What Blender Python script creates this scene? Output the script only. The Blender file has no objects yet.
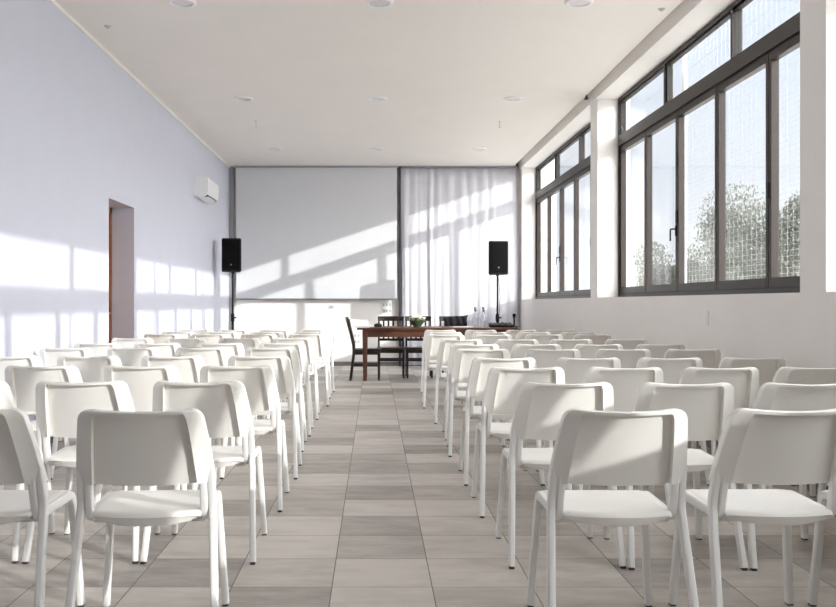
import bpy, bmesh, math, random
from mathutils import Vector, Matrix
R = math.radians
C = bpy.context.scene.collection
scene = bpy.context.scene

# ------------------------------------------------------------------ camera
F_PX, VPX, VPY = 905.0, 374.5, 303.0
cam_d = bpy.data.cameras.new('camera')
cam_d.sensor_width = 36.0
cam_d.lens = F_PX / 836.0 * 36.0
cam_d.shift_x = (418.0 - VPX) / 836.0
cam_d.shift_y = (VPY - 303.5) / 836.0
cam_d.clip_end = 500
cam = bpy.data.objects.new('camera', cam_d)
cam.location = (0, 0, 1.14)
cam.rotation_euler = (R(90), 0, 0)
C.objects.link(cam)
scene.camera = cam

# ------------------------------------------------------------------ world, sun, exposure
SUN = Vector((-1.0, 0.776, -0.336)).normalized()      # direction the sunlight travels
world = bpy.data.worlds.new('world'); scene.world = world
world.use_nodes = True
nt = world.node_tree; nt.nodes.clear()
def wn(t, **k):
    n = nt.nodes.new(t)
    for a, b in k.items(): setattr(n, a, b)
    return n
tc = wn('ShaderNodeTexCoord')
sep = wn('ShaderNodeSeparateXYZ'); nt.links.new(tc.outputs['Generated'], sep.inputs[0])
ramp = wn('ShaderNodeValToRGB'); nt.links.new(sep.outputs['Z'], ramp.inputs[0])
ramp.color_ramp.elements[0].position = 0.0; ramp.color_ramp.elements[0].color = (1.25, 1.26, 1.28, 1)
ramp.color_ramp.elements[1].position = 0.55; ramp.color_ramp.elements[1].color = (0.72, 0.90, 1.22, 1)
e = ramp.color_ramp.elements.new(0.22); e.color = (0.98, 1.08, 1.24, 1)
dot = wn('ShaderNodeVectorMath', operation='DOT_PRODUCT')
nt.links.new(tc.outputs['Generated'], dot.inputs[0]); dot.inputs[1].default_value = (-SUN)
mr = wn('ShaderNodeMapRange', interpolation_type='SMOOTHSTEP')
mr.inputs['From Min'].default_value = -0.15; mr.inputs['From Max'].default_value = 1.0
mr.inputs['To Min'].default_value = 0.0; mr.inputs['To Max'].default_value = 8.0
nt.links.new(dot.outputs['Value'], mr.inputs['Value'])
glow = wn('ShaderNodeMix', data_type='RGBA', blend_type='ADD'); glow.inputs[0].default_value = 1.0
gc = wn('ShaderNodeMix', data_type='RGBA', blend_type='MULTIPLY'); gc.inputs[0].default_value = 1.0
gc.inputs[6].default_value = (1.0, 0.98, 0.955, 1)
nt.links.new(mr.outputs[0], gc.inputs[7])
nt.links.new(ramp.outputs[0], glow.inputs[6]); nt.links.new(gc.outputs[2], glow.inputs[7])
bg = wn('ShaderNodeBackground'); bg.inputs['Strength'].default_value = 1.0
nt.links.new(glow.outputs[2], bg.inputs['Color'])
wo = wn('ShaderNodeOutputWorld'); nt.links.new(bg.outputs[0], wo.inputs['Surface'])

sun_d = bpy.data.lights.new('sun', 'SUN'); sun_d.energy = 4.3; sun_d.angle = R(0.6); sun_d.color = (1.0, 0.98, 0.95)
sun = bpy.data.objects.new('sun', sun_d); C.objects.link(sun)
sun.rotation_euler = SUN.to_track_quat('-Z', 'Y').to_euler(); sun.location = (20, -14, 9)

vs = scene.view_settings
vs.view_transform = 'Standard'; vs.look = 'None'; vs.gamma = 1.0; vs.use_curve_mapping = False
vs.exposure = -0.06
scene.display_settings.display_device = 'sRGB'
scene.cycles.diffuse_bounces = 8
scene.cycles.max_bounces = 16
scene.cycles.transparent_max_bounces = 24

# ------------------------------------------------------------------ material helpers
def s2l(c): 
    c /= 255.0
    return c/12.92 if c <= 0.04045 else ((c+0.055)/1.055)**2.4
def rgb(r, g, b): return (s2l(r), s2l(g), s2l(b), 1)
def mat(name, col, rough=0.5, metal=0.0, noise=0.0, nscale=20.0, bump=0.0, bscale=200.0, spec=0.5, trans=0.0):
    m = bpy.data.materials.new(name); m.use_nodes = True
    n = m.node_tree.nodes; l = m.node_tree.links
    p = n['Principled BSDF']
    p.inputs['Roughness'].default_value = rough; p.inputs['Metallic'].default_value = metal
    p.inputs['Specular IOR Level'].default_value = spec
    p.inputs['Base Color'].default_value = col
    t = n.new('ShaderNodeTexCoord')
    if noise:
        no = n.new('ShaderNodeTexNoise'); no.inputs['Scale'].default_value = nscale; no.inputs['Detail'].default_value = 6
        l.new(t.outputs['Object'], no.inputs['Vector'])
        r = n.new('ShaderNodeValToRGB')
        r.color_ramp.elements[0].color = tuple(c*(1-noise) for c in col[:3]) + (1,)
        r.color_ramp.elements[1].color = tuple(min(1, c*(1+noise)) for c in col[:3]) + (1,)
        r.color_ramp.elements[0].position = 0.3; r.color_ramp.elements[1].position = 0.7
        l.new(no.outputs[0], r.inputs[0]); l.new(r.outputs[0], p.inputs['Base Color'])
    if bump:
        nb = n.new('ShaderNodeTexNoise'); nb.inputs['Scale'].default_value = bscale; nb.inputs['Detail'].default_value = 4
        l.new(t.outputs['Object'], nb.inputs['Vector'])
        b = n.new('ShaderNodeBump'); b.inputs['Strength'].default_value = bump; b.inputs['Distance'].default_value = 0.002
        l.new(nb.outputs[0], b.inputs['Height']); l.new(b.outputs[0], p.inputs['Normal'])
    if trans:
        o = n['Material Output']
        tr = n.new('ShaderNodeBsdfTranslucent'); tr.inputs['Color'].default_value = col
        mx = n.new('ShaderNodeMixShader'); mx.inputs[0].default_value = trans
        l.new(p.outputs[0], mx.inputs[1]); l.new(tr.outputs[0], mx.inputs[2]); l.new(mx.outputs[0], o.inputs['Surface'])
    return m
def glass_mat(name, tint=(0.97, 0.98, 0.98, 1)):
    m = bpy.data.materials.new(name); m.use_nodes = True
    n = m.node_tree.nodes; l = m.node_tree.links; n.remove(n['Principled BSDF'])
    t = n.new('ShaderNodeBsdfTransparent'); t.inputs[0].default_value = tint
    g = n.new('ShaderNodeBsdfGlossy'); g.inputs['Roughness'].default_value = 0.02
    ge = n.new('ShaderNodeNewGeometry'); dp = n.new('ShaderNodeVectorMath'); dp.operation = 'DOT_PRODUCT'
    l.new(ge.outputs['Incoming'], dp.inputs[0]); l.new(ge.outputs['Normal'], dp.inputs[1])
    ab = n.new('ShaderNodeMath'); ab.operation = 'ABSOLUTE'; l.new(dp.outputs['Value'], ab.inputs[0])
    su = n.new('ShaderNodeMath'); su.operation = 'SUBTRACT'; su.inputs[0].default_value = 1.0; l.new(ab.outputs[0], su.inputs[1])
    pw = n.new('ShaderNodeMath'); pw.operation = 'POWER'; pw.inputs[1].default_value = 5.0; l.new(su.outputs[0], pw.inputs[0])
    f = n.new('ShaderNodeMath'); f.operation = 'MULTIPLY_ADD'; f.inputs[1].default_value = 0.8; f.inputs[2].default_value = 0.03; l.new(pw.outputs[0], f.inputs[0])
    mx = n.new('ShaderNodeMixShader')
    l.new(f.outputs[0], mx.inputs[0]); l.new(t.outputs[0], mx.inputs[1]); l.new(g.outputs[0], mx.inputs[2])
    l.new(mx.outputs[0], n['Material Output'].inputs['Surface'])
    return m
def floor_mat():
    m = bpy.data.materials.new('stone_tile_floor'); m.use_nodes = True
    n = m.node_tree.nodes; l = m.node_tree.links; p = n['Principled BSDF']
    T = 0.4026
    t = n.new('ShaderNodeTexCoord')
    off = n.new('ShaderNodeVectorMath'); off.operation = 'ADD'; off.inputs[1].default_value = (0.171, -4.035 + 20*T, 0)
    l.new(t.outputs['Object'], off.inputs[0])
    sc = n.new('ShaderNodeVectorMath'); sc.operation = 'SCALE'; sc.inputs['Scale'].default_value = 1/T
    l.new(off.outputs[0], sc.inputs[0])
    fl = n.new('ShaderNodeVectorMath'); fl.operation = 'FLOOR'; l.new(sc.outputs[0], fl.inputs[0])
    fr = n.new('ShaderNodeVectorMath'); fr.operation = 'FRACTION'; l.new(sc.outputs[0], fr.inputs[0])
    w = n.new('ShaderNodeTexWhiteNoise'); w.noise_dimensions = '2D'; l.new(fl.outputs[0], w.inputs['Vector'])
    # cloudy cement look, shifted for every tile
    sh = n.new('ShaderNodeVectorMath'); sh.operation = 'SCALE'; sh.inputs['Scale'].default_value = 7.0
    l.new(w.outputs['Color'], sh.inputs[0])
    ad = n.new('ShaderNodeVectorMath'); ad.operation = 'ADD'; l.new(off.outputs[0], ad.inputs[0]); l.new(sh.outputs[0], ad.inputs[1])
    st = n.new('ShaderNodeVectorMath'); st.operation = 'MULTIPLY'; st.inputs[1].default_value = (0.55, 1.6, 1)
    l.new(ad.outputs[0], st.inputs[0])
    no = n.new('ShaderNodeTexNoise'); no.inputs['Scale'].default_value = 6; no.inputs['Detail'].default_value = 9; no.inputs['Roughness'].default_value = 0.65
    l.new(st.outputs[0], no.inputs['Vector'])
    a = n.new('ShaderNodeMath'); a.operation = 'MULTIPLY'; a.inputs[1].default_value = 0.52; l.new(w.outputs['Value'], a.inputs[0])
    b = n.new('ShaderNodeMath'); b.operation = 'MULTIPLY_ADD'; b.inputs[1].default_value = 0.9; l.new(no.outputs[0], b.inputs[0]); l.new(a.outputs[0], b.inputs[2])
    r = n.new('ShaderNodeValToRGB'); l.new(b.outputs[0], r.inputs[0])
    r.color_ramp.elements[0].position = 0.38; r.color_ramp.elements[0].color = rgb(150, 143, 137)
    r.color_ramp.elements[1].position = 0.95; r.color_ramp.elements[1].color = rgb(203, 196, 188)
    # grout
    sp = n.new('ShaderNodeSeparateXYZ'); l.new(fr.outputs[0], sp.inputs[0])
    ms = []
    for ax in ('X', 'Y'):
        q = n.new('ShaderNodeMath'); q.operation = 'SUBTRACT'; q.inputs[1].default_value = 0.5; l.new(sp.outputs[ax], q.inputs[0])
        q2 = n.new('ShaderNodeMath'); q2.operation = 'ABSOLUTE'; l.new(q.outputs[0], q2.inputs[0])
        q3 = n.new('ShaderNodeMath'); q3.operation = 'GREATER_THAN'; q3.inputs[1].default_value = 0.5 - 0.0022/T; l.new(q2.outputs[0], q3.inputs[0])
        ms.append(q3)
    mx = n.new('ShaderNodeMath'); mx.operation = 'MAXIMUM'; l.new(ms[0].outputs[0], mx.inputs[0]); l.new(ms[1].outputs[0], mx.inputs[1])
    mc = n.new('ShaderNodeMix'); mc.data_type = 'RGBA'; l.new(mx.outputs[0], mc.inputs[0])
    l.new(r.outputs[0], mc.inputs[6]); mc.inputs[7].default_value = rgb(96, 90, 86)
    l.new(mc.outputs[2], p.inputs['Base Color'])
    p.inputs['Roughness'].default_value = 0.48; p.inputs['Specular IOR Level'].default_value = 0.4
    bp = n.new('ShaderNodeBump'); bp.inputs['Strength'].default_value = 0.15; bp.inputs['Distance'].default_value = 0.002
    l.new(no.outputs[0], bp.inputs['Height']); l.new(bp.outputs[0], p.inputs['Normal'])
    return m
def wood_mat(name, c0, c1, rough=0.35, scale=14.0):
    m = bpy.data.materials.new(name); m.use_nodes = True
    n = m.node_tree.nodes; l = m.node_tree.links; p = n['Principled BSDF']
    t = n.new('ShaderNodeTexCoord'); mp = n.new('ShaderNodeMapping'); mp.inputs['Scale'].default_value = (1, 8, 8)
    l.new(t.outputs['Object'], mp.inputs[0])
    no = n.new('ShaderNodeTexNoise'); no.inputs['Scale'].default_value = scale*0.3; no.inputs['Detail'].default_value = 8
    l.new(mp.outputs[0], no.inputs['Vector'])
    r = n.new('ShaderNodeValToRGB'); r.color_ramp.elements[0].color = c0; r.color_ramp.elements[1].color = c1
    r.color_ramp.elements[0].position = 0.3; r.color_ramp.elements[1].position = 0.7
    l.new(no.outputs[0], r.inputs[0]); l.new(r.outputs[0], p.inputs['Base Color'])
    p.inputs['Roughness'].default_value = rough
    return m

M = dict(
    lav = mat('lavender_wall_paint', rgb(202, 204, 217), 0.6, noise=0.012, nscale=3, bump=0.12, bscale=220, spec=0.3),
    white = mat('white_wall_paint', rgb(240, 237, 233), 0.65, noise=0.012, nscale=3, bump=0.1, bscale=220, spec=0.3),
    ceil = mat('ceiling_paint', rgb(236, 231, 225), 0.75, noise=0.01, nscale=2, spec=0.2),
    floor = floor_mat(),
    base = mat('grey_baseboard', rgb(128, 124, 122), 0.5, noise=0.08, nscale=15),
    cream = mat('cream_trim_paint', rgb(240, 237, 230), 0.5),
    frame = mat('brown_anodised_aluminium', rgb(47, 39, 35), 0.42, metal=0.15, noise=0.05, nscale=8, spec=0.4),
    gasket = mat('black_rubber_gasket', rgb(24, 21, 20), 0.6),
    glass = glass_mat('window_glass'),
    clear = glass_mat('drinking_glass', (0.95, 0.96, 0.97, 1)),
    screen = mat('screen_cloth', rgb(210, 211, 214), 0.8, noise=0.008, nscale=4, spec=0.1),
    grey = mat('grey_metal', rgb(120, 122, 126), 0.4, metal=0.4),
    lgrey = mat('light_grey_metal', rgb(158, 160, 163), 0.45, metal=0.2),
    faint = mat('pale_grey_plastic', rgb(186, 186, 188), 0.5),
    dgrey = mat('dark_grey_metal', rgb(70, 71, 75), 0.45, metal=0.3),
    curtain = mat('sheer_curtain', rgb(232, 232, 238), 0.9, noise=0.02, nscale=30, spec=0.05, trans=0.25),
    chair = mat('white_chair_plastic', rgb(239, 237, 232), 0.42, bump=0.05, bscale=500, spec=0.4),
    steel = mat('white_powder_coat', rgb(238, 237, 235), 0.38, spec=0.45),
    cap = mat('dark_foot_cap', rgb(70, 66, 64), 0.6),
    dark = wood_mat('dark_stained_wood', rgb(26, 18, 15), rgb(48, 32, 26), 0.32),
    brown = wood_mat('reddish_brown_wood', rgb(66, 38, 25), rgb(106, 64, 41), 0.35),
    door = wood_mat('honey_brown_door', rgb(128, 76, 38), rgb(160, 98, 52), 0.45),
    black = mat('black_plastic', rgb(16, 16, 17), 0.55, noise=0.1, nscale=40, spec=0.25),
    grille = mat('black_speaker_grille', rgb(11, 11, 12), 0.8, bump=0.3, bscale=900, spec=0.15),
    bwhite = mat('white_plastic', rgb(236, 236, 236), 0.35),
    lamp = mat('frosted_lamp_glass', rgb(214, 214, 212), 0.3),
    paper = mat('paper', rgb(236, 236, 236), 0.8),
    leaf = mat('pale_leaf', rgb(140, 148, 104), 0.6, noise=0.35, nscale=60),
    petal = mat('white_petal', rgb(238, 236, 222), 0.7),
    bowl = mat('green_glazed_bowl', rgb(70, 84, 62), 0.25, noise=0.15, nscale=30),
    cloth = mat('black_cloth', rgb(20, 20, 22), 0.9),
    net = mat('white_net_cord', rgb(214, 214, 216), 0.6),
    tree = mat('tree_leaf', rgb(128, 130, 116), 0.7, noise=0.2, nscale=2.5, trans=0.3),
    bark = mat('tree_bark', rgb(92, 80, 70), 0.9, noise=0.3, nscale=10),
    ground = mat('pale_gravel_ground', rgb(224, 220, 212), 0.9, noise=0.08, nscale=3),
    pole = mat('galvanised_pole', rgb(176, 180, 184), 0.5, metal=0.2),
)

# ------------------------------------------------------------------ mesh helpers
def bm_box(bm, x0, x1, y0, y1, z0, z1, mi=0):
    v = [bm.verts.new((x, y, z)) for x in (x0, x1) for y in (y0, y1) for z in (z0, z1)]
    for q in ((0,1,3,2), (4,6,7,5), (0,4,5,1), (2,3,7,6), (0,2,6,4), (1,5,7,3)):
        f = bm.faces.new([v[i] for i in q]); f.material_index = mi
def box(x0, x1, y0, y1, z0, z1, bev=0.0):
    bm = bmesh.new(); bm_box(bm, x0, x1, y0, y1, z0, z1)
    if bev: bmesh.ops.bevel(bm, geom=list(bm.edges), offset=bev, segments=2, affect='EDGES', profile=0.6)
    return bm
def obj(name, bm, m, parent=None, smooth=True, ang=35):
    me = bpy.data.meshes.new(name)
    bmesh.ops.recalc_face_normals(bm, faces=list(bm.faces))
    bm.to_mesh(me); bm.free()
    for k in (m if isinstance(m, (list, tuple)) else [m]): me.materials.append(k)
    if smooth:
        me.shade_smooth(); me.set_sharp_from_angle(angle=R(ang))
    o = bpy.data.objects.new(name, me); C.objects.link(o)
    if parent: o.parent = parent
    return o
def tag(o, label=None, cat=None, group=None, kind=None):
    if label: o['label'] = label
    if cat: o['category'] = cat
    if group: o['group'] = group
    if kind: o['kind'] = kind
    return o
def thing(name, label, cat, loc=(0,0,0), rz=0.0, group=None, kind=None):
    o = bpy.data.objects.new(name, None); C.objects.link(o); o.empty_display_size = 0.1
    o.location = loc; o.rotation_euler = (0, 0, rz)
    return tag(o, label, cat, group, kind)
def struct(name, bm, m, label=None, parent=None, **k):
    o = obj(name, bm, m, parent, **k)
    if not parent: tag(o, label, name.split('_')[0], None, 'structure')
    return o
def copy_tree(o, parent=None):
    c = o.copy(); C.objects.link(c)
    if parent: c.parent = parent
    for ch in list(o.children): copy_tree(ch, c)
    return c
def fillet(pts, r, n=6):
    pts = [Vector(p) for p in pts]; out = [pts[0]]
    for i in range(1, len(pts)-1):
        a, b, c = pts[i-1], pts[i], pts[i+1]
        d1 = (a-b).normalized(); d2 = (c-b).normalized()
        h = d1.angle(d2)/2
        t = min(r/math.tan(h), (a-b).length*0.48, (c-b).length*0.48)
        p1 = b + d1*t; p2 = b + d2*t
        for k in range(n+1):
            s = k/n
            out.append((1-s)**2*p1 + 2*s*(1-s)*b + s*s*p2)
    out.append(pts[-1]); return out
def rsec(w, h, r=None, n=3):
    """rounded rectangle section, w along the reference axis, h across"""
    r = min(w, h)*0.3 if r is None else r
    out = []
    for cx, cy, a0 in ((w/2-r, h/2-r, 0), (-w/2+r, h/2-r, 90), (-w/2+r, -h/2+r, 180), (w/2-r, -h/2+r, 270)):
        for k in range(n):
            a = R(a0 + 90*k/(n-1)); out.append((cx+r*math.cos(a), cy+r*math.sin(a)))
    return out
def csec(r, n=10): return [(r*math.cos(2*math.pi*k/n), r*math.sin(2*math.pi*k/n)) for k in range(n)]
def sweep(bm, pts, sec, ref=(1,0,0), scale=None, cap=True):
    pts = [Vector(p) for p in pts]; rings = []
    ref = Vector(ref)
    for i, p in enumerate(pts):
        t = (pts[min(i+1, len(pts)-1)] - pts[max(i-1, 0)]).normalized()
        e1 = (ref - t*ref.dot(t))
        if e1.length < 1e-4: e1 = Vector((0,1,0)) - t*t.y
        e1.normalize(); e2 = t.cross(e1)
        s = 1 if scale is None else scale[i]
        rings.append([bm.verts.new(p + e1*a*s + e2*b*s) for a, b in sec])
    n = len(sec)
    for a, b in zip(rings, rings[1:]):
        for k in range(n): bm.faces.new((a[k], a[(k+1)%n], b[(k+1)%n], b[k]))
    if cap:
        bm.faces.new(rings[0][::-1]); bm.faces.new(rings[-1])
def tube(pts, r, n=8, ref=(1,0,0)):
    bm = bmesh.new(); sweep(bm, pts, csec(r, n), ref); return bm
def lathe(prof, n=24, c=(0,0,0), bm=None):
    bm = bm or bmesh.new(); c = Vector(c)
    rings = []
    for r, z in prof:
        if r < 1e-5: rings.append([bm.verts.new(c+Vector((0,0,z)))])
        else: rings.append([bm.verts.new(c+Vector((r*math.cos(2*math.pi*k/n), r*math.sin(2*math.pi*k/n), z))) for k in range(n)])
    for a, b in zip(rings, rings[1:]):
        for k in range(n):
            q = [a[k % len(a)], a[(k+1) % len(a)], b[(k+1) % len(b)], b[k % len(b)]]
            u = []
            for v in q:
                if v not in u: u.append(v)
            if len(u) > 2: bm.faces.new(u)
    return bm
def join(*bms):
    a = bms[0]
    for b in bms[1:]:
        me = bpy.data.meshes.new('tmp'); b.to_mesh(me); b.free(); a.from_mesh(me); bpy.data.meshes.remove(me)
    return a

# ------------------------------------------------------------------ room shell
XL, XR, XG, YB, ZC = -2.63, 2.64, 2.88, 16.43, 3.61
YF = -5.6
TOP = 3.78
def multi(*bx):
    bm = bmesh.new()
    for b in bx: bm_box(bm, *b)
    return bm
struct('floor', box(-3.4, 3.02, YF, YB+0.3, -0.12, 0.0), M['floor'], 'grey cement-look square tiled floor', smooth=False)
struct('ceiling', box(XL-0.25, 2.515, YF, YB+0.3, ZC, TOP), M['ceil'], 'plain off white plaster ceiling', smooth=False)
# left wall with the deep doorway
DY0, DY1, DZ, DX = 8.96, 9.90, 2.18, -3.05
struct('wall_left', multi((DX-0.1, XL, YF, DY0, 0, TOP), (DX-0.1, XL, DY1, YB+0.3, 0, TOP), (DX-0.1, XL, DY0, DY1, DZ, TOP)),
       M['lav'], 'lavender painted long wall with deep doorway', smooth=False)
struct('wall_back', box(XL-0.02, 3.3, YB, YB+0.3, 0, TOP), M['white'], 'white end wall behind the screen and curtain', smooth=False)
WINS = [(0.1, 5.29), (5.615, 10.71), (11.06, 16.19)]
SILL, HEAD = 1.205, 3.555
wr = [(XR, 3.02, YF, YB, 0, SILL), (2.615, 3.02, YF, YB, HEAD, TOP), (XR, 3.02, YF, 0.1, SILL, HEAD)]
for a, b in ((5.29, 5.615), (10.71, 11.06), (16.19, YB)): wr.append((XR, 3.02, a, b, SILL, HEAD))
struct('wall_front', box(XL-0.02, 3.02, YF-0.2, YF, 0, TOP), M['white'], 'white wall behind the camera', smooth=False)
struct('wall_right', multi(*wr), M['white'], 'white window wall with sills, piers and lintel', smooth=False)
struct('trim_groove', box(2.515, 2.615, YF, YB, 3.70, TOP), M['ceil'], 'recessed shadow groove between ceiling and window lintel', smooth=False)
struct('baseboard_back', box(XL, XR, YB-0.014, YB, 0.0, 0.075), M['base'], 'grey tile baseboard along the end wall', smooth=False)
struct('baseboard_left', multi((XL, XL+0.007, YF, DY0, 0, 0.075), (XL, XL+0.007, DY1, YB-0.014, 0, 0.075)), M['base'], 'grey tile baseboard along the lavender wall', smooth=False)
struct('baseboard_right', box(XR-0.007, XR, YF, YB-0.014, 0, 0.075), M['base'], 'grey tile baseboard below the windows', smooth=False)
struct('trim_ceiling', box(XL, XL+0.02, YF, YB, ZC-0.03, ZC), M['cream'], 'thin cream strip where lavender wall meets ceiling', smooth=False)
# door at the end of the reveal
d = thing('door_1', 'honey brown wooden door at the back of the deep doorway', 'door', (-2.92, (DY0+DY1)/2, 0), kind='structure')
hw = (DY1-DY0)/2
obj('leaf', box(-0.02, 0.02, -hw+0.065, hw-0.065, 0.005, DZ-0.065, 0.003), M['door'], d)
obj('door_frame', multi((-0.04, 0.05, -hw, -hw+0.06, 0, DZ), (-0.04, 0.05, hw-0.06, hw, 0, DZ), (-0.04, 0.05, -hw, hw, DZ-0.06, DZ)), M['door'], d, smooth=False)
hb = tube(fillet([(0.02, hw-0.14, 1.03), (0.07, hw-0.14, 1.03), (0.07, hw-0.26, 1.03)], 0.015), 0.009, ref=(0,0,1))
obj('door_handle', hb, M['grey'], d)

# ------------------------------------------------------------------ windows
def ring(bm, x0, x1, y0, y1, z0, z1, w, wt=None, wb=None, mi=0):
    wt = w if wt is None else wt; wb = w if wb is None else wb
    bm_box(bm, x0, x1, y0, y0+w, z0, z1, mi); bm_box(bm, x0, x1, y1-w, y1, z0, z1, mi)
    bm_box(bm, x0, x1, y0+w, y1-w, z0, z0+wb, mi); bm_box(bm, x0, x1, y0+w, y1-w, z1-wt, z1, mi)
TR0, TR1 = 2.985, 3.11
for wi, (y0, y1) in enumerate(WINS):
    w = thing('window_%d' % (wi+1), ['brown framed window nearest the camera, beside the first chair rows',
              'large brown framed window on the right with mesh net outside',
              'brown framed window at the far end beside the curtain'][wi], 'window', (XG, (y0+y1)/2, SILL), kind='structure')
    h = (y1-y0)/2; H = HEAD-SILL
    bm = bmesh.new()
    ring(bm, 0.0, 0.09, -h, h, 0, H, 0.035, 0.04, 0.04)
    bm_box(bm, -0.005, 0.09, -h+0.035, h-0.035, TR0-SILL, TR1-SILL)
    for k in (1, 2):
        yc = -h + k*2*h/3
        bm_box(bm, 0.005, 0.085, yc-0.022, yc+0.022, TR1-SILL, H-0.045)
    fr = obj('window_frame', bm, M['frame'], w, smooth=False)
    g = bmesh.new()                                       # dark gaskets
    ring(g, 0.012, 0.022, -h+0.034, h-0.034, 0.039, TR0-SILL+0.001, 0.010)
    obj('gasket', g, M['gasket'], w, smooth=False)
    n = 5; pw = (2*h-0.07)/n
    for k in range(n):
        a = -h+0.035+k*pw; b = a+pw
        s = bmesh.new(); ring(s, 0.016, 0.075, a+0.005, b-0.005, 0.048, TR0-SILL-0.006, 0.042, 0.062, 0.072)
        bmesh.ops.bevel(s, geom=[e for e in s.edges if e.is_boundary is False], offset=0.0015, segments=1, affect='EDGES')
        so = obj('sash', s, M['frame'], w, smooth=False)
        obj('pane', box(0.043, 0.049, a+0.044, b-0.044, 0.117, TR0-SILL-0.065), M['glass'], so, smooth=False)
        if k in (0, 2):
            so2 = obj('hinge', box(0.004, 0.02, b-0.018, b+0.018, 0.7, 0.82, 0.003), M['gasket'], so)
        if k == 3:
            hm = join(box(0.006, 0.017, a+0.012, a+0.036, 0.58, 0.68, 0.003),
                      tube(fillet([(0.012, a+0.024, 0.645), (-0.04, a+0.024, 0.645), (-0.04, a+0.024, 0.53)], 0.015), 0.008, ref=(0,1,0)))
            obj('window_handle', hm, M['gasket'], so)
    for k in range(3):
        a = -h+0.035+k*(2*h-0.07)/3; b = a+(2*h-0.07)/3
        bd = bmesh.new(); ring(bd, 0.02, 0.07, a+(0.0 if k == 0 else 0.022), b-(0.0 if k == 2 else 0.022), TR1-SILL, H-0.045, 0.014)
        ft = obj('glazing_bead', bd, M['gasket'], w, smooth=False)
        obj('pane', box(0.04, 0.046, a+0.015, b-0.015, TR1-SILL+0.01, H-0.055), M['glass'], ft, smooth=False)
# small dark brackets under the groove at each pier
for y, lab in ((10.9, 'small dark bracket in ceiling groove above the pier between the windows'), (16.2, 'small dark bracket in ceiling groove at the curtain corner')):
    t = join(box(2.53, 2.57, y-0.03, y+0.03, 3.592, 3.61, 0.004), box(2.545, 2.56, y-0.02, y+0.02, 3.61, 3.70))
    tag(obj('ceiling_bracket', t, M['gasket']), lab, 'bracket', 'brackets in the ceiling groove')

# ------------------------------------------------------------------ end wall: screen, curtain
YS = YB-0.13
s = thing('projection_screen', 'large white pull-down projection screen on the end wall', 'screen', (-1.045, YS, 0))
obj('screen_cloth', box(-1.445, 1.45, 0, 0.006, 1.215, 3.58), M['screen'], s, smooth=False)
obj('bottom_bar', box(-1.45, 1.455, -0.012, 0.018, 1.195, 1.222, 0.004), M['grey'], s)
obj('case', box(-1.47, 1.475, -0.035, 0.1, 3.575, 3.609, 0.008), M['lgrey'], s)
struct('trim_post', box(0.44, 0.475, YB-0.10, YB, 0.0, ZC), M['dgrey'], 'slim dark vertical post between screen and curtain', smooth=False)
struct('trim_painted_shade', box(XL+0.005, XL+0.085, YB-0.06, YB, 0.075, ZC), M['lgrey'], 'grey vertical strip standing in for corner shade left of the screen', smooth=False)  # added strip, its grey stands in for shade in the gap beside the screen
def curtain(x0, x1, y, z0, z1, seed=3):
    rnd = random.Random(seed); bm = bmesh.new()
    nx, nz = 340, 14
    ph = []; x = 0.0
    folds = []                                   # irregular pleats
    p = x0
    while p < x1:
        wd = rnd.uniform(0.10, 0.24); folds.append((p, wd, rnd.uniform(0.014, 0.042))); p += wd
    def dep(x, v):
        for p, wd, a in folds:
            if p <= x < p+wd:
                s = math.sin(math.pi*(x-p)/wd)
                return a*(s**1.4)*(0.55+0.45*(1-v)) + 0.006*math.sin(31*x+3*v)
        return 0
    fr = []; bk = []
    for j in range(nz+1):
        v = j/nz; z = z0+(z1-z0)*v
        fr.append([bm.verts.new((x0+(x1-x0)*i/nx + 0.012*math.sin(5*v+i*0.09), y-dep(x0+(x1-x0)*i/nx, v)-0.02*(1-v), z)) for i in range(nx+1)])
    for j in range(nz):
        for i in range(nx): bm.faces.new((fr[j][i], fr[j][i+1], fr[j+1][i+1], fr[j+1][i]))
    return bm
cu = thing('curtain', 'long white sheer pleated curtain on the end wall right of the screen', 'curtain', (0, 0, 0))
co = obj('drape', curtain(0.49, 2.56, YB-0.10, 0.02, 3.57), M['curtain'], cu, ang=80)
sm = co.modifiers.new('thickness', 'SOLIDIFY'); sm.thickness = 0.002
obj('curtain_track', box(0.48, 2.60, YB-0.14, YB-0.08, 3.58, 3.609), M['lgrey'], cu, smooth=False)

# ------------------------------------------------------------------ plates on walls
def plate(name, lab, x, z, w, h, ns, parent_rot=0):
    t = thing(name, lab, 'socket', (x, YB, z))
    obj('cover_plate', box(-w/2, w/2, -0.010, 0, -h/2, h/2, 0.003), M['bwhite'], t)
    for i in range(ns):
        cx = -w/2 + w*(i+0.5)/ns
        obj('insert', box(cx-w/ns*0.32, cx+w/ns*0.32, -0.013, -0.009, -h*0.3, h*0.3, 0.001), M['faint'], t)
    return t
k = 905/YB
def bx(px): return (px-VPX)/k
def bz(py): return 1.14-(py-VPY)/k
plate('wall_socket', 'white double wall plate below the left part of the screen', bx(331.5), bz(307), 0.12, 0.085, 1)
plate('wall_socket', 'upper white socket strip below the right corner of the screen', bx(387), bz(304.5), 0.17, 0.075, 3)
plate('wall_socket', 'lower white socket strip below the right corner of the screen', bx(387), bz(310.5), 0.17, 0.075, 3)
plate('wall_socket', 'upper low wall socket left of the table leg', bx(357), bz(335.5), 0.12, 0.075, 2)
plate('wall_socket', 'lower low wall socket left of the table leg', bx(357), bz(341.5), 0.12, 0.075, 2)
plate('wall_socket', 'blank white cover plate low on the end wall left of the wooden chair', bx(336), bz(339), 0.09, 0.14, 0)
t = thing('light_switch', 'narrow white switch plate on the right wall under the large window', 'switch', (XR, 2.64*905/(707-VPX), 1.02))
obj('cover_plate', box(-0.010, 0, -0.04, 0.04, -0.06, 0.06, 0.003), M['bwhite'], t)
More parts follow.
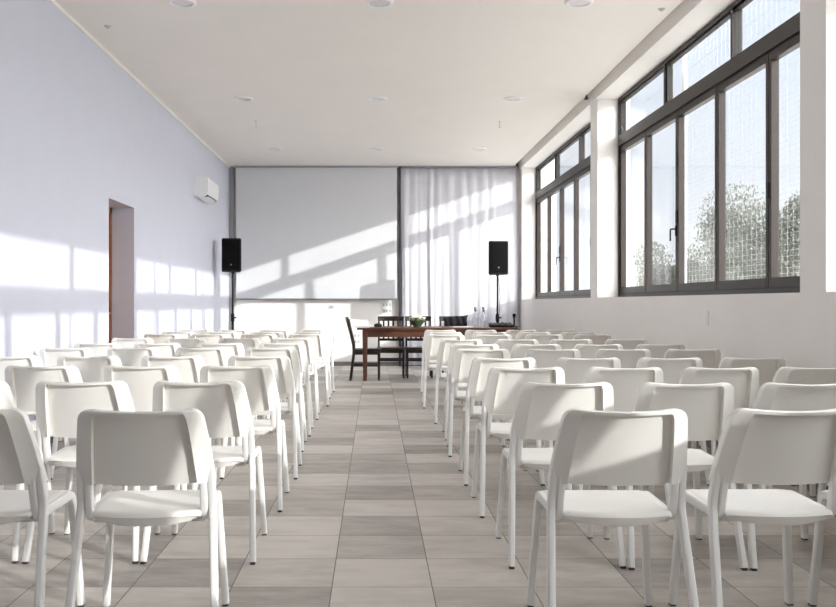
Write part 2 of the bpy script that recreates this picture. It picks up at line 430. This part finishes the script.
obj('rocker', box(-0.014, -0.009, -0.014, 0.014, -0.03, 0.03, 0.002), M['bwhite'], t)

# ------------------------------------------------------------------ ceiling fixtures
cols = ('left', 'middle', 'right'); rws = ('nearest', 'middle', 'farthest')
dl = None
for r, y in enumerate((7.43, 10.93, 14.5)):
    for c, x in enumerate((-1.58, 0.04, 1.68)):
        if dl is None:
            dl = thing('downlight', '', 'ceiling light')
            obj('trim_ring', lathe([(0.086, 0.0), (0.089, -0.012), (0.104, -0.014), (0.116, -0.008), (0.118, 0.0)], 32), M['bwhite'], dl)
            obj('diffuser', lathe([(0, -0.003), (0.05, -0.004), (0.087, -0.003)], 32), M['lamp'], dl)
            t = dl
        else: t = copy_tree(dl)
        t.location = (x, y, ZC)
        tag(t, 'round white recessed ceiling light, %s of the %s row across' % (cols[c], rws[r]), 'ceiling light', 'recessed ceiling lights')
for x, y, lab in ((-1.61, 12.3, 'small metal hook hanging from the left half of the ceiling'), (1.70, 12.3, 'small metal hook hanging from the right half of the ceiling')):
    b = tube([(0, 0, 0), (0, 0, -0.07)] + [(0.010*math.cos(a), 0, -0.080+0.010*math.sin(a)) for a in [R(90-30*i) for i in range(1, 10)]], 0.0025, 6, ref=(0,1,0))
    b = join(b, lathe([(0, -0.006), (0.012, -0.005), (0.014, 0)], 12))
    o = obj('ceiling_hook', b, M['lgrey']); o.location = (x, y, ZC); tag(o, lab, 'hook', 'ceiling hooks')
for x, y, lab in ((-2.38, 8.07, 'tiny round sensor flush in the ceiling close to the lavender wall'), (2.41, 7.6, 'tiny round sensor flush in the ceiling close to the window lintel')):
    o = obj('ceiling_sensor', lathe([(0, -0.022), (0.012, -0.02), (0.018, -0.008), (0.03, -0.005), (0.032, 0)], 16), M['faint']); o.location = (x, y, ZC); tag(o, lab, 'sensor', 'ceiling sensors')

# ------------------------------------------------------------------ air conditioner
ac = thing('air_conditioner', 'white wall mounted air conditioner high on the lavender wall', 'air conditioner', (XL, 13.62, 2.68))
bm = bmesh.new()
prof = [(0, 0.02), (0.10, 0.0), (0.17, 0.03), (0.205, 0.08), (0.21, 0.26), (0.195, 0.295), (0.17, 0.30), (0, 0.30)]
rings = [[bm.verts.new((x, y, z)) for x, z in prof] for y in (-0.45, 0.45)]
n = len(prof)
for i in range(n): bm.faces.new((rings[0][i], rings[0][(i+1)%n], rings[1][(i+1)%n], rings[1][i]))
bm.faces.new(rings[0]); bm.faces.new(rings[1])
bmesh.ops.bevel(bm, geom=[e for e in bm.edges if abs(e.verts[0].co.y) == 0.45 and e.verts[0].co.y == e.verts[1].co.y], offset=0.012, segments=2, affect='EDGES')
obj('casing', bm, M['bwhite'], ac)
obj('air_outlet', box(0.10, 0.1865, -0.38, 0.38, 0.018, 0.048, 0.003), M['dgrey'], ac)
obj('flap', box(0.125, 0.205, -0.38, 0.20, 0.006, 0.013, 0.002), M['bwhite'], ac)

# ------------------------------------------------------------------ loudspeakers on stands
def speaker(x, y, zb, lab, labs, cable):
    st = thing('speaker_stand', labs, 'speaker stand', (x, y, 0))
    obj('pole', join(tube([(0,0,0.12), (0,0,0.95)], 0.020, 12), tube([(0,0,0.9), (0,0,zb+0.02)], 0.015, 12)), M['black'], st)
    obj('collar', lathe([(0, 0.84), (0.028, 0.84), (0.03, 0.86), (0.03, 0.95), (0.022, 0.97), (0, 0.97)], 16), M['black'], st)
    kb = tube([(0.02, -0.01, 0.90), (0.06, -0.03, 0.90)], 0.012, 8, ref=(0,0,1)); obj('knob', kb, M['black'], st)
    obj('leg_collar', lathe([(0, 0.60), (0.028, 0.60), (0.03, 0.63), (0.03, 0.68), (0, 0.69)], 16), M['black'], st)
    for k in range(3):
        a = R(120*k); ca, sa = math.cos(a), math.sin(a)
        l = obj('leg', tube([(0.025*ca, 0.025*sa, 0.64), (0.40*ca, 0.40*sa, 0.014)], 0.011, 8, ref=(0,0,1)), M['black'], st)
        obj('rubber_foot', lathe([(0, 0), (0.018, 0), (0.018, 0.025), (0, 0.03)], 10, (0.40*ca, 0.40*sa, 0)), M['cap'], l)
        obj('brace', tube([(0.02*ca, 0.02*sa, 0.18), (0.22*ca, 0.22*sa, 0.32)], 0.006, 6, ref=(0,0,1)), M['black'], st)
    sp = thing('loudspeaker', lab, 'speaker', (x, y, zb))
    bm = bmesh.new()
    w, h = 0.162, 0.545
    pl = [(-w, -0.13), (-w+0.02, -0.155), (w-0.02, -0.155), (w, -0.13), (w-0.06, 0.16), (-w+0.06, 0.16)]
    lo = [bm.verts.new((a, b, 0)) for a, b in pl]; hi = [bm.verts.new((a, b, h)) for a, b in pl]
    for i in range(6): bm.faces.new((lo[i], lo[(i+1)%6], hi[(i+1)%6], hi[i]))
    bm.faces.new(lo); bm.faces.new(hi)
    bmesh.ops.bevel(bm, geom=list(bm.edges), offset=0.012, segments=2, affect='EDGES')
    obj('cabinet', bm, M['black'], sp)
    obj('grille', box(-w+0.022, w-0.022, -0.164, -0.150, 0.03, h-0.025, 0.006), M['grille'], sp)
    bd = obj('badge', lathe([(0, 0.0), (0.014, 0.0), (0.014, 0.003), (0, 0.003)], 14), M['grey'], sp)
    bd.rotation_euler = (R(90), 0, 0); bd.location = (0, -0.163, 0.115)
    obj('socket_cup', lathe([(0, -0.02), (0.026, -0.02), (0.026, 0.004), (0, 0.004)], 14), M['black'], sp)
    cb = obj('cable', tube(fillet([(p[0], p[1], p[2]) for p in cable], 0.05), 0.0035, 6, ref=(0,1,0)), M['black' if x > 0 else 'grey'], sp)
    return sp
speaker(-2.32, 14.8, 1.645, 'black loudspeaker on a tall stand at the left, beside the lavender wall', 'black tripod stand under the loudspeaker at the left wall',
        [(-0.03, 0.16, 0.1), (-0.05, 0.2, -0.1), (-0.075, 0.15, -0.6), (-0.10, 0.1, -1.3), (-0.1, 0.1, -1.64)])
speaker(2.01, 14.8, 1.60, 'black loudspeaker on a tall stand in front of the curtain', 'black tripod stand under the loudspeaker before the curtain',
        [(0.02, 0.16, 0.1), (0.05, 0.2, -0.1), (0.06, 0.1, -0.35), (0.03, 0.06, -0.7), (0.05, 0.05, -1.59)])

# ------------------------------------------------------------------ long wooden table and dark chairs
TX0, TX1, TY0, TY1, TZ = -0.255, 2.09, 13.18, 14.08, 0.78
tb = thing('dining_table', 'long reddish brown wooden table in front of the curtain', 'table', ((TX0+TX1)/2, (TY0+TY1)/2, 0))
hx, hy = (TX1-TX0)/2, (TY1-TY0)/2
obj('tabletop', box(-hx, hx, -hy, hy, TZ-0.032, TZ, 0.006), M['brown'], tb)
obj('apron', multi((-hx+0.10, hx-0.10, -hy+0.07, -hy+0.095, TZ-0.14, TZ-0.033), (-hx+0.10, hx-0.10, hy-0.095, hy-0.07, TZ-0.14, TZ-0.033),
                   (-hx+0.10, -hx+0.125, -hy+0.095, hy-0.095, TZ-0.14, TZ-0.033), (hx-0.125, hx-0.10, -hy+0.095, hy-0.095, TZ-0.14, TZ-0.033)), M['brown'], tb, smooth=False)
for sx in (-1, 1):
    for sy in (-1, 1):
        b = bmesh.new(); cx, cy = sx*(hx-0.115), sy*(hy-0.085)
        sweep(b, [(cx, cy, 0), (cx, cy, 0.3), (cx, cy, TZ-0.14), (cx, cy, TZ-0.033)], rsec(0.075, 0.075, 0.008), scale=[0.72, 0.82, 1, 1])
        obj('leg', b, M['brown'], tb)
def dark_chair(lab):
    """origin at floor centre, sitter faces +Y"""
    t = thing('dining_chair', lab, 'chair', group='dark wooden chairs at the table')
    obj('seat', box(-0.215, 0.215, -0.19, 0.22, 0.435, 0.462, 0.008), M['dark'], t)
    obj('seat_frame', multi((-0.185, 0.185, 0.16, 0.18, 0.38, 0.436), (-0.185, 0.185, -0.18, -0.16, 0.38, 0.436),
                            (-0.185, -0.165, -0.16, 0.16, 0.38, 0.436), (0.165, 0.185, -0.16, 0.16, 0.38, 0.436)), M['dark'], t, smooth=False)
    for sx in (-1, 1):
        b = bmesh.new(); sweep(b, [(sx*0.185, 0.185, 0), (sx*0.185, 0.18, 0.436)], rsec(0.036, 0.036, 0.005), scale=[0.8, 1]); obj('leg', b, M['dark'], t)
        b = bmesh.new()
        sweep(b, fillet([(sx*0.19, -0.235, 0), (sx*0.19, -0.185, 0.40), (sx*0.19, -0.19, 0.52), (sx*0.188, -0.275, 0.90)], 0.3, 5), rsec(0.03, 0.038, 0.005)); obj('leg', b, M['dark'], t)
        b = bmesh.new(); sweep(b, [(sx*0.186, -0.20, 0.22), (sx*0.186, 0.183, 0.22)], rsec(0.02, 0.028, 0.004)); obj('stretcher', b, M['dark'], t)
    for y, z in ((0.182, 0.27), (-0.203, 0.27)):
        obj('stretcher', box(-0.18, 0.18, y-0.01, y+0.01, z-0.014, z+0.014, 0.003), M['dark'], t)
    b = bmesh.new(); sweep(b, [(x, -0.277-0.025*(1-(x/0.205)**2), 0.895) for x in [-0.205+0.041*i for i in range(11)]], rsec(0.022, 0.075, 0.008), ref=(0, 1, 0.2)); obj('top_rail', b, M['dark'], t)
    b = bmesh.new(); sweep(b, [(-0.19, -0.205, 0.57), (0.19, -0.205, 0.57)], rsec(0.02, 0.04, 0.005), ref=(0,1,0)); obj('back_rail', b, M['dark'], t)
    for i in range(4):
        x = -0.114+0.076*i
        b = bmesh.new(); sweep(b, [(x, -0.207, 0.57), (x, -0.255, 0.73), (x, -0.296, 0.88)], rsec(0.03, 0.012, 0.003)); obj('back_slat', b, M['dark'], t)
    return t
dc = dark_chair('dark wooden slat-back chair at the left end of the table, seen from the side')
dc.location = (-0.12, 13.47, 0); dc.rotation_euler.z = R(-90)
for x, y, lab in ((0.257, 13.91, 'dark wooden slat-back chair behind the table, nearest its left end'), (0.685, 13.91, 'dark wooden slat-back chair behind the table with the flower bowl before it'),
               (1.22, 13.91, 'dark wooden chair behind the table with black cloth over its back')):
    c = copy_tree(dc); c.location = (x, y, 0); c.rotation_euler.z = R(180); tag(c, lab)
# things on the table
def tx(px, y=13.6): return (px-VPX)*y/905
fb = thing('flower_bowl', 'low round bowl of pale green and white flowers on the table', 'flower arrangement', (tx(417), 13.6, TZ))
obj('bowl', lathe([(0, 0), (0.05, 0), (0.055, 0.01), (0.10, 0.06), (0.125, 0.10), (0.115, 0.10), (0.09, 0.06), (0, 0.03)], 24), M['bowl'], fb)
rnd = random.Random(5)
def leaves(nn, rad, zc, size, rz=0.6, rr=rnd):
    bm = bmesh.new()
    for _ in range(nn):
        v = Vector((rr.gauss(0,1), rr.gauss(0,1), rr.gauss(0,1))).normalized()*rad*rr.uniform(0.55, 1)
        p = Vector((v.x, v.y, abs(v.z)*rz)) + Vector((0,0,zc))
        q = Matrix.Rotation(rr.uniform(0, 6.3), 3, 'Z') @ Matrix.Rotation(rr.uniform(-1.0, 1.0), 3, 'X')
        s = size*rr.uniform(0.6, 1.2)
        a = [bm.verts.new(p + q @ Vector(c)*s) for c in ((0,-1,0), (0.45,0,0.15), (0,1,0), (-0.45,0,0.15))]
        bm.faces.new((a[0], a[1], a[2])); bm.faces.new((a[0], a[2], a[3]))
    return bm
tag(obj('foliage', leaves(160, 0.125, 0.09, 0.035), M['leaf'], fb), kind='stuff')
for k in range(34):
    a = rnd.uniform(0, 6.3); r_ = rnd.uniform(0.0, 0.125)
    b = bmesh.new()
    for i in range(7):
        t_ = i*2*math.pi/7
        c0 = b.verts.new((0,0,0)); c1 = b.verts.new((0.026*math.cos(t_-0.35), 0.026*math.sin(t_-0.35), 0.006)); c2 = b.verts.new((0.026*math.cos(t_+0.35), 0.02*math.sin(t_+0.35), 0.012)); b.faces.new((c0, c1, c2))
    o = obj('flower', b, M['petal'], fb); o.location = (r_*math.cos(a), r_*math.sin(a), 0.17-r_*0.4); o.rotation_euler = (rnd.uniform(0.2, 1.0), 0, rnd.uniform(-0.6, 0.6))
# papers at the left end
for i, (px, y, rz, lab) in enumerate(((362, 13.37, 0.1, 'white paper sheets lying at the left corner of the table'), (369, 13.85, -0.2, 'white paper sheets lying behind the black pouch near the far edge of the table'))):
    o = obj('paper_stack', box(-0.105, 0.105, -0.148, 0.148, 0, 0.012+0.006*i, 0.001), M['paper']); o.location = (tx(px), y, TZ); o.rotation_euler.z = rz
    tag(o, lab, 'papers', 'papers on the table')
b = lathe([(0, 0), (0.05, 0), (0.062, 0.018), (0.058, 0.04), (0.03, 0.055), (0, 0.057)], 16)
o = obj('pouch', b, M['cloth']); o.location = (tx(378), 13.55, TZ); o.scale = (1.0, 0.8, 1); tag(o, 'small rounded black pouch on the left half of the table', 'pouch')
o = obj('paper_stack', box(-0.15, 0.15, -0.105, 0.105, 0, 0.01, 0.001), M['paper']); o.location = (tx(461), 13.5, TZ); o.rotation_euler.z = 0.15
tag(o, 'pale paper sheets lying on the middle right of the table', 'papers', 'papers on the table')
# black jacket over the third chair
bm = bmesh.new(); rnd2 = random.Random(9)
NX, NS = 22, 18
prof = [(-0.345, 0.70), (-0.342, 0.82), (-0.335, 0.91), (-0.312, 0.955), (-0.285, 0.962), (-0.255, 0.94), (-0.225, 0.87), (-0.212, 0.81)]
gr = []
for i in range(NX+1):
    u = i/NX; x = -0.235 + 0.36*u
    row = []
    for j, (y, z) in enumerate(prof):
        row.append(bm.verts.new((x+0.012*math.sin(j*1.3+u*9), y+0.012*math.sin(u*23+j), z+0.006*math.sin(u*11+j*0.5)-0.012*u-0.03*u*u)))
    gr.append(row)
for i in range(NX):
    for j in range(len(prof)-1): bm.faces.new((gr[i][j], gr[i+1][j], gr[i+1][j+1], gr[i][j+1]))
o = obj('jacket', bm, M['cloth'], ang=80); mo = o.modifiers.new('t', 'SOLIDIFY'); mo.thickness = 0.018
o.location = (1.22, 13.91, -0.015); o.rotation_euler.z = R(180); tag(o, 'black jacket draped over the back of the chair behind the table', 'jacket')
# glass carafes
for px, y, lab in ((475.5, 13.75, 'clear glass carafe on the table, left one of the pair'), (483.5, 13.75, 'clear glass carafe on the table, right one of the pair')):
    t = thing('carafe', lab, 'carafe', (tx(px, y), y, TZ), group='glass carafes on the table')
    obj('vessel', lathe([(0, 0), (0.042, 0), (0.048, 0.02), (0.05, 0.12), (0.03, 0.19), (0.022, 0.23), (0.028, 0.255), (0.025, 0.255), (0.019, 0.23), (0.027, 0.19), (0.046, 0.12), (0.044, 0.02), (0, 0.008)], 20), M['clear'], t)
    obj('stopper', lathe([(0, 0.225), (0.017, 0.23), (0.018, 0.26), (0.026, 0.275), (0.022, 0.30), (0, 0.305)], 14), M['grey'], t)
for px, y, lab in ((470, 13.55, 'small clear drinking glass left of the carafes'), (486, 13.4, 'small clear drinking glass right of the carafes')):
    o = obj('drinking_glass', lathe([(0, 0), (0.03, 0), (0.036, 0.10), (0.034, 0.10), (0.028, 0.008), (0, 0.008)], 18), M['clear']); o.location = (tx(px, y), y, TZ); tag(o, lab, 'glass', 'drinking glasses')
# audio gear at the right end
mxr = thing('audio_mixer', 'flat black audio mixer at the right end of the table', 'mixer', (tx(500), 13.47, TZ))
b = bmesh.new(); q = [(-0.17, -0.15, 0), (0.17, -0.15, 0), (0.17, 0.15, 0), (-0.17, 0.15, 0), (-0.17, -0.15, 0.035), (0.17, -0.15, 0.035), (0.17, 0.15, 0.06), (-0.17, 0.15, 0.06)]
v = [b.verts.new(p) for p in q]
for f in ((0,1,2,3), (4,5,6,7), (0,1,5,4), (1,2,6,5), (2,3,7,6), (3,0,4,7)): b.faces.new([v[i] for i in f])
bmesh.ops.bevel(b, geom=list(b.edges), offset=0.005, segments=2, affect='EDGES')
obj('console', b, M['black'], mxr)
for i in range(6): obj('knob', lathe([(0, 0), (0.010, 0), (0.009, 0.022), (0, 0.022)], 10, (-0.14+0.056*i, 0.06, 0.05)), M['grey'], mxr)
mic = thing('microphone', 'black microphone upright on a small base at the table end', 'microphone', (tx(514.2), 13.6, TZ))
obj('base', lathe([(0, 0), (0.06, 0), (0.06, 0.012), (0.015, 0.022), (0, 0.022)], 20), M['black'], mic)
obj('handle', lathe([(0, 0.02), (0.012, 0.02), (0.014, 0.12), (0.018, 0.155), (0, 0.155)], 14), M['black'], mic)
obj('grille', lathe([(0, 0.15), (0.022, 0.155), (0.026, 0.175), (0.022, 0.197), (0, 0.205)], 16), M['grille'], mic)
rc = obj('cable', tube(fillet([(tx(494), 13.25, TZ+0.006), (tx(497), 13.27, TZ+0.05), (tx(499), 13.25, TZ+0.08), (tx(502), 13.24, TZ+0.05), (tx(506), 13.25, TZ+0.006), (tx(514), 13.24, TZ+0.006)], 0.05), 0.006, 6, ref=(0,1,0)), M['black'])
tag(rc, 'black cable looped in front of the mixer on the table', 'cable')

# ------------------------------------------------------------------ white stacking chairs
def backrest():
    bm = bmesh.new()
    z0, z1 = 0.545, 0.80
    us = [0, 0.15, 0.3, 0.45, 0.58, 0.68, 0.722, 0.742, 0.748, 0.85, 0.95, 0.99, 1.0]
    us = [-u for u in us[:0:-1]] + us
    vs_ = [0, 0.2, 0.4, 0.6, 0.75, 0.84, 0.88, 0.91, 0.935, 0.955, 0.958, 0.975, 0.993, 1.0]
    F, B = [], []
    r = 0.034
    for v in vs_:
        z = z0+(z1-z0)*v
        w = 0.229 + (0.195-0.229)*v + 0.003*math.sin(math.pi*v)
        if z > z1-r: w = w - r + math.sqrt(max(0, r*r-(z-(z1-r))**2))*0.999
        yl = -0.146 - 0.112*v**1.05
        fr, bk = [], []
        for u in us:
            a = abs(u)
            x = u*w
            yf = yl + 0.016 - 0.024*(1-min(1, (a/0.8))**2)
            zz = z - 0.006*(1-a*a)*(1 if v > 0.5 else 1.6)
            if a > 0.745: yf += 0.019*(a-0.745)/0.255
            rim = 0.038; pan = 0.010
            d = rim if (a > 0.745 or v > 0.956) else pan
            e = 1.0
            if a > 0.995 or v > 0.998: e = 0.7
            mid = yf - d/2
            fr.append(bm.verts.new((x, mid + d/2*e, zz))); bk.append(bm.verts.new((x, mid - d/2*e, zz)))
        F.append(fr); B.append(bk)
    return grid_close(bm, F, B)
def grid_close(bm, F, B):
    nv, nu = len(F), len(F[0])
    for j in range(nv-1):
        for i in range(nu-1):
            bm.faces.new((F[j][i], F[j][i+1], F[j+1][i+1], F[j+1][i])); bm.faces.new((B[j][i], B[j+1][i], B[j+1][i+1], B[j][i+1]))
        bm.faces.new((F[j][0], F[j+1][0], B[j+1][0], B[j][0])); bm.faces.new((F[j][-1], B[j][-1], B[j+1][-1], F[j+1][-1]))
    for i in range(nu-1):
        bm.faces.new((F[0][i], B[0][i], B[0][i+1], F[0][i+1])); bm.faces.new((F[-1][i], F[-1][i+1], B[-1][i+1], B[-1][i]))
    return bm
def seat():
    bm = bmesh.new()
    us = [-1, -0.985, -0.95, -0.85, -0.7, -0.5, -0.25, 0, 0.25, 0.5, 0.7, 0.85, 0.95, 0.985, 1]
    vs_ = [0, 0.006, 0.02, 0.04, 0.075, 0.15, 0.3, 0.45, 0.6, 0.75, 0.86, 0.94, 0.975, 1]
    T, B = [], []
    for v in vs_:
        tr, br = [], []
        for u in us:
            a = abs(u)
            hw_ = 0.180 + 0.012*min(1, v*1.6)
            x = u*hw_
            if v > 0.9: x *= 1 - 0.02*((v-0.9)/0.1)**2
            y = -0.150 + 0.40*v - (0.036*(1-u*u))*(1-v)**3
            z = 0.447 - 0.007*(1-u*u)*math.sin(math.pi*min(1, v*1.1)) + 0.003*(1-v)
            if v > 0.86: z -= 0.018*((v-0.86)/0.14)**2
            if v < 0.05: z -= 0.016*((0.05-v)/0.05)**2.2
            if a > 0.9: z -= 0.006*((a-0.9)/0.1)**2
            th = 0.012 + (0.004 + 0.030*(1-a**2.5))*math.exp(-(v/0.16)**2) + 0.006*max(0, (v-0.93)/0.07)
            zb = 0.447 - th - 0.004*a
            if v > 0.86: zb -= 0.018*((v-0.86)/0.14)**2
            if v < 0.03: zb += 0.010*((0.03-v)/0.03)**2
            tr.append(bm.verts.new((x, y, z))); br.append(bm.verts.new((x*0.99, y + 0.010*(1-v)**30, min(zb, z-0.003))))
        T.append(tr); B.append(br)
    return grid_close(bm, T, B)
def white_chair():
    t = thing('stacking_chair', '', 'chair')
    obj('backrest', backrest(), M['chair'], t, ang=40)
    obj('seat', seat(), M['chair'], t, ang=50)
    bmx = bmesh.new()
    sweep(bmx, [(x, -0.055-0.02*(1-(x/0.185)**2), 0.404) for x in [-0.185+0.037*i for i in range(11)]], rsec(0.05, 0.016, 0.006, 3), ref=(0, 1, 0))
    obj('seat_support', bmx, M['steel'], t, ang=50)
    sec = rsec(0.026, 0.034, 0.007, 4)
    for s in (-1, 1):
        a = fillet([(s*0.222, 0.250, 0.008), (s*0.195, 0.222, 0.430), (s*0.190, -0.116, 0.422), (s*0.187, -0.160, 0.60)], 0.045, 6)
        b = bmesh.new(); sweep(b, a, sec); l = obj('front_leg', b, M['steel'], t, ang=50)
        obj('foot_cap', box(s*0.222-0.011, s*0.222+0.011, 0.236, 0.265, 0, 0.010, 0.003), M['cap'], l)
        a = fillet([(s*0.240, -0.250, 0.008), (s*0.2165, -0.120, 0.465), (s*0.2115, -0.156, 0.60)], 0.12, 6)
        b = bmesh.new(); sweep(b, a, sec); l = obj('rear_leg', b, M['steel'], t, ang=50)
        obj('foot_cap', box(s*0.240-0.011, s*0.240+0.011, -0.265, -0.236, 0, 0.010, 0.003), M['cap'], l)
    return t
proto = white_chair()
ORD = ['front', 'second', 'third', 'fourth', 'fifth', 'sixth', 'seventh', 'eighth', 'ninth', 'tenth']
SEATX = dict(left=[[-.768,-1.325,-1.785,-2.31], [-.765,-1.29,-1.815,-2.33], [-.754,-1.28,-1.82,-2.345], [-.745,-1.31,-1.855,-2.368],
                   [-.79,-1.325,-1.855,-2.368], [-.79,-1.325,-1.855,-2.368], [-.80,-1.33,-1.855,-2.368], [-.76,-1.28,-1.83,-2.355],
                   [-.77,-1.29,-1.83,-2.35], [-.765,-1.285,-1.81,-2.34]],
             right=[[.808,1.353,1.868,2.37], [.823,1.34,1.855,2.368], [.81,1.335,1.845,2.355], [.81,1.333,1.85,2.375],
                    [.80,1.325,1.85,2.365], [.835,1.355,1.865,2.38], [.82,1.345,1.865,2.38], [.775,1.285,1.835,2.37],
                    [.83,1.36,1.87,2.378], [.84,1.36,1.87,2.376]])
jr = random.Random(11)
ROWY = dict(right=[2.90, 3.87, 4.81, 5.65, 6.69, 7.50, 8.52, 9.8, 10.6, 11.5],
            left=[2.90, 3.96, 4.93, 5.85, 6.93, 7.72, 8.84, 9.98, 10.8, 11.6])
first = True
for r in range(10):
    for side in ('left', 'right'):
        XS = SEATX[side][r]
        y = ROWY[side][r] + 0.255
        for c in range(4):
            dx, dy, rz = jr.uniform(-0.003, 0.003), jr.uniform(-0.015, 0.015), R(jr.uniform(-1.0, 1.0))
            if (r, side, c) == (0, 'left', 0): dx, dy, rz = 0, 0, R(3.5)
            if (r, side, c) == (0, 'right', 0): dx, dy, rz = 0, 0, 0
            if r == 0 and c > (1 if side == 'left' else 2): continue            # wholly outside the frame
            o = proto if first else copy_tree(proto); first = False
            o.location = (XS[c]+dx, y+dy, 0); o.rotation_euler.z = rz
            wall = 'lavender wall' if side == 'left' else 'window wall'
            row = 'nearest row' if r == 0 else ('farthest row' if r == 9 else ORD[r] + ' row from camera')
            place = ['right beside it', 'second seat from it', 'third seat from it', 'beside the ' + wall][c]
            tag(o, 'white plastic chair %s of the aisle, %s, %s' % (side, place, row), 'chair', 'white stacking chairs %s of the aisle' % side)

# ------------------------------------------------------------------ outside: ground, net, poles, trees
struct('trim_ground', box(3.02, 120, -90, 150, -0.6, -0.25), M['ground'], 'pale ground outside the windows', smooth=False)
NX_ = 3.16
nb = bmesh.new()
def wire(p, q, r=0.0010):
    sweep(nb, [p, q], csec(r, 4), ref=(1, 0, 0) if abs(p[2]-q[2]) > 0.01 else (0, 0, 1), cap=False)
y = -0.5
while y < 9.31: wire((NX_, y, 0.6), (NX_, y, 4.6), 0.0008); y += 0.094
z = 0.62
while z < 4.6: wire((NX_, -0.5, z), (NX_, 9.31, z)); z += 0.044
tag(obj('safety_net', nb, M['net'], smooth=False), 'white wire mesh net hanging outside the large window', 'net')
for py, lab in ((0.31, 'slim metal net pole outside the window nearest the camera'), (3.31, 'slim metal net pole outside by the front chair rows'), (6.31, 'slim metal net pole outside behind the pier'), (9.31, 'slim metal net pole seen through the large window')):
    o = obj('net_pole', tube([(0, 0, -0.25), (0, 0, 4.7)], 0.024, 10), M['pole']); o.location = (NX_+0.03, py, 0); tag(o, lab, 'pole', 'net poles')
def tree(x, y, z, r, sq, n, lab, seed, cat='tree'):
    rr = random.Random(seed)
    t = thing('tree' if cat == 'tree' else 'shrub', lab, cat, (x, y, -0.25), group='greenery outside the large window')
    b = tube([(0,0,0), (0.1,0,z*0.4), (0,0.1,z)], 0.09, 8)
    for k in range(10):
        a = rr.uniform(0, 6.3); h = rr.uniform(0.3, 0.9)*z
        b = join(b, tube([(0,0,h), (r*0.35*math.cos(a), r*0.35*math.sin(a), h+0.35*r), (r*0.6*math.cos(a), r*0.6*math.sin(a), h+0.5*r)], 0.025, 5))
    obj('trunk', b, M['bark'], t)
    bm = bmesh.new()
    blobs = [(Vector((rr.gauss(0, 0.45), rr.gauss(0, 0.45), rr.gauss(0, 0.45*sq)))*r + Vector((0,0,z)), rr.uniform(0.25, 0.5)*r) for _ in range(22)]
    for _ in range(n):
        c, s = rr.choice(blobs)
        v = Vector((rr.gauss(0,1), rr.gauss(0,1), rr.gauss(0,1))).normalized()*s*rr.uniform(0.5, 1.05)
        p = c+v; q = Matrix.Rotation(rr.uniform(0,6.3), 3, 'Z') @ Matrix.Rotation(rr.uniform(0,6.3), 3, 'X'); k = rr.uniform(0.035, 0.08)
        a = [bm.verts.new(p + q @ Vector(w)*k) for w in ((0,-1,0), (0.5,0,0.1), (0,1,0), (-0.5,0,0.1))]; bm.faces.new(a)
    tag(obj('foliage', bm, M['tree'], t, smooth=False), kind='stuff')
tree(12.6, 26.5, 3.3, 2.4, 0.8, 42000, 'tall pale tree seen through the right panes of the large window', 3)
tree(11.0, 31.0, 1.9, 1.4, 0.6, 26000, 'lower leafy shrub left of the tall tree outside', 4, 'shrub')
tree(16.0, 38.0, 2.2, 2.6, 0.5, 14000, 'distant hazy shrub behind the tall pale tree', 6, 'shrub')
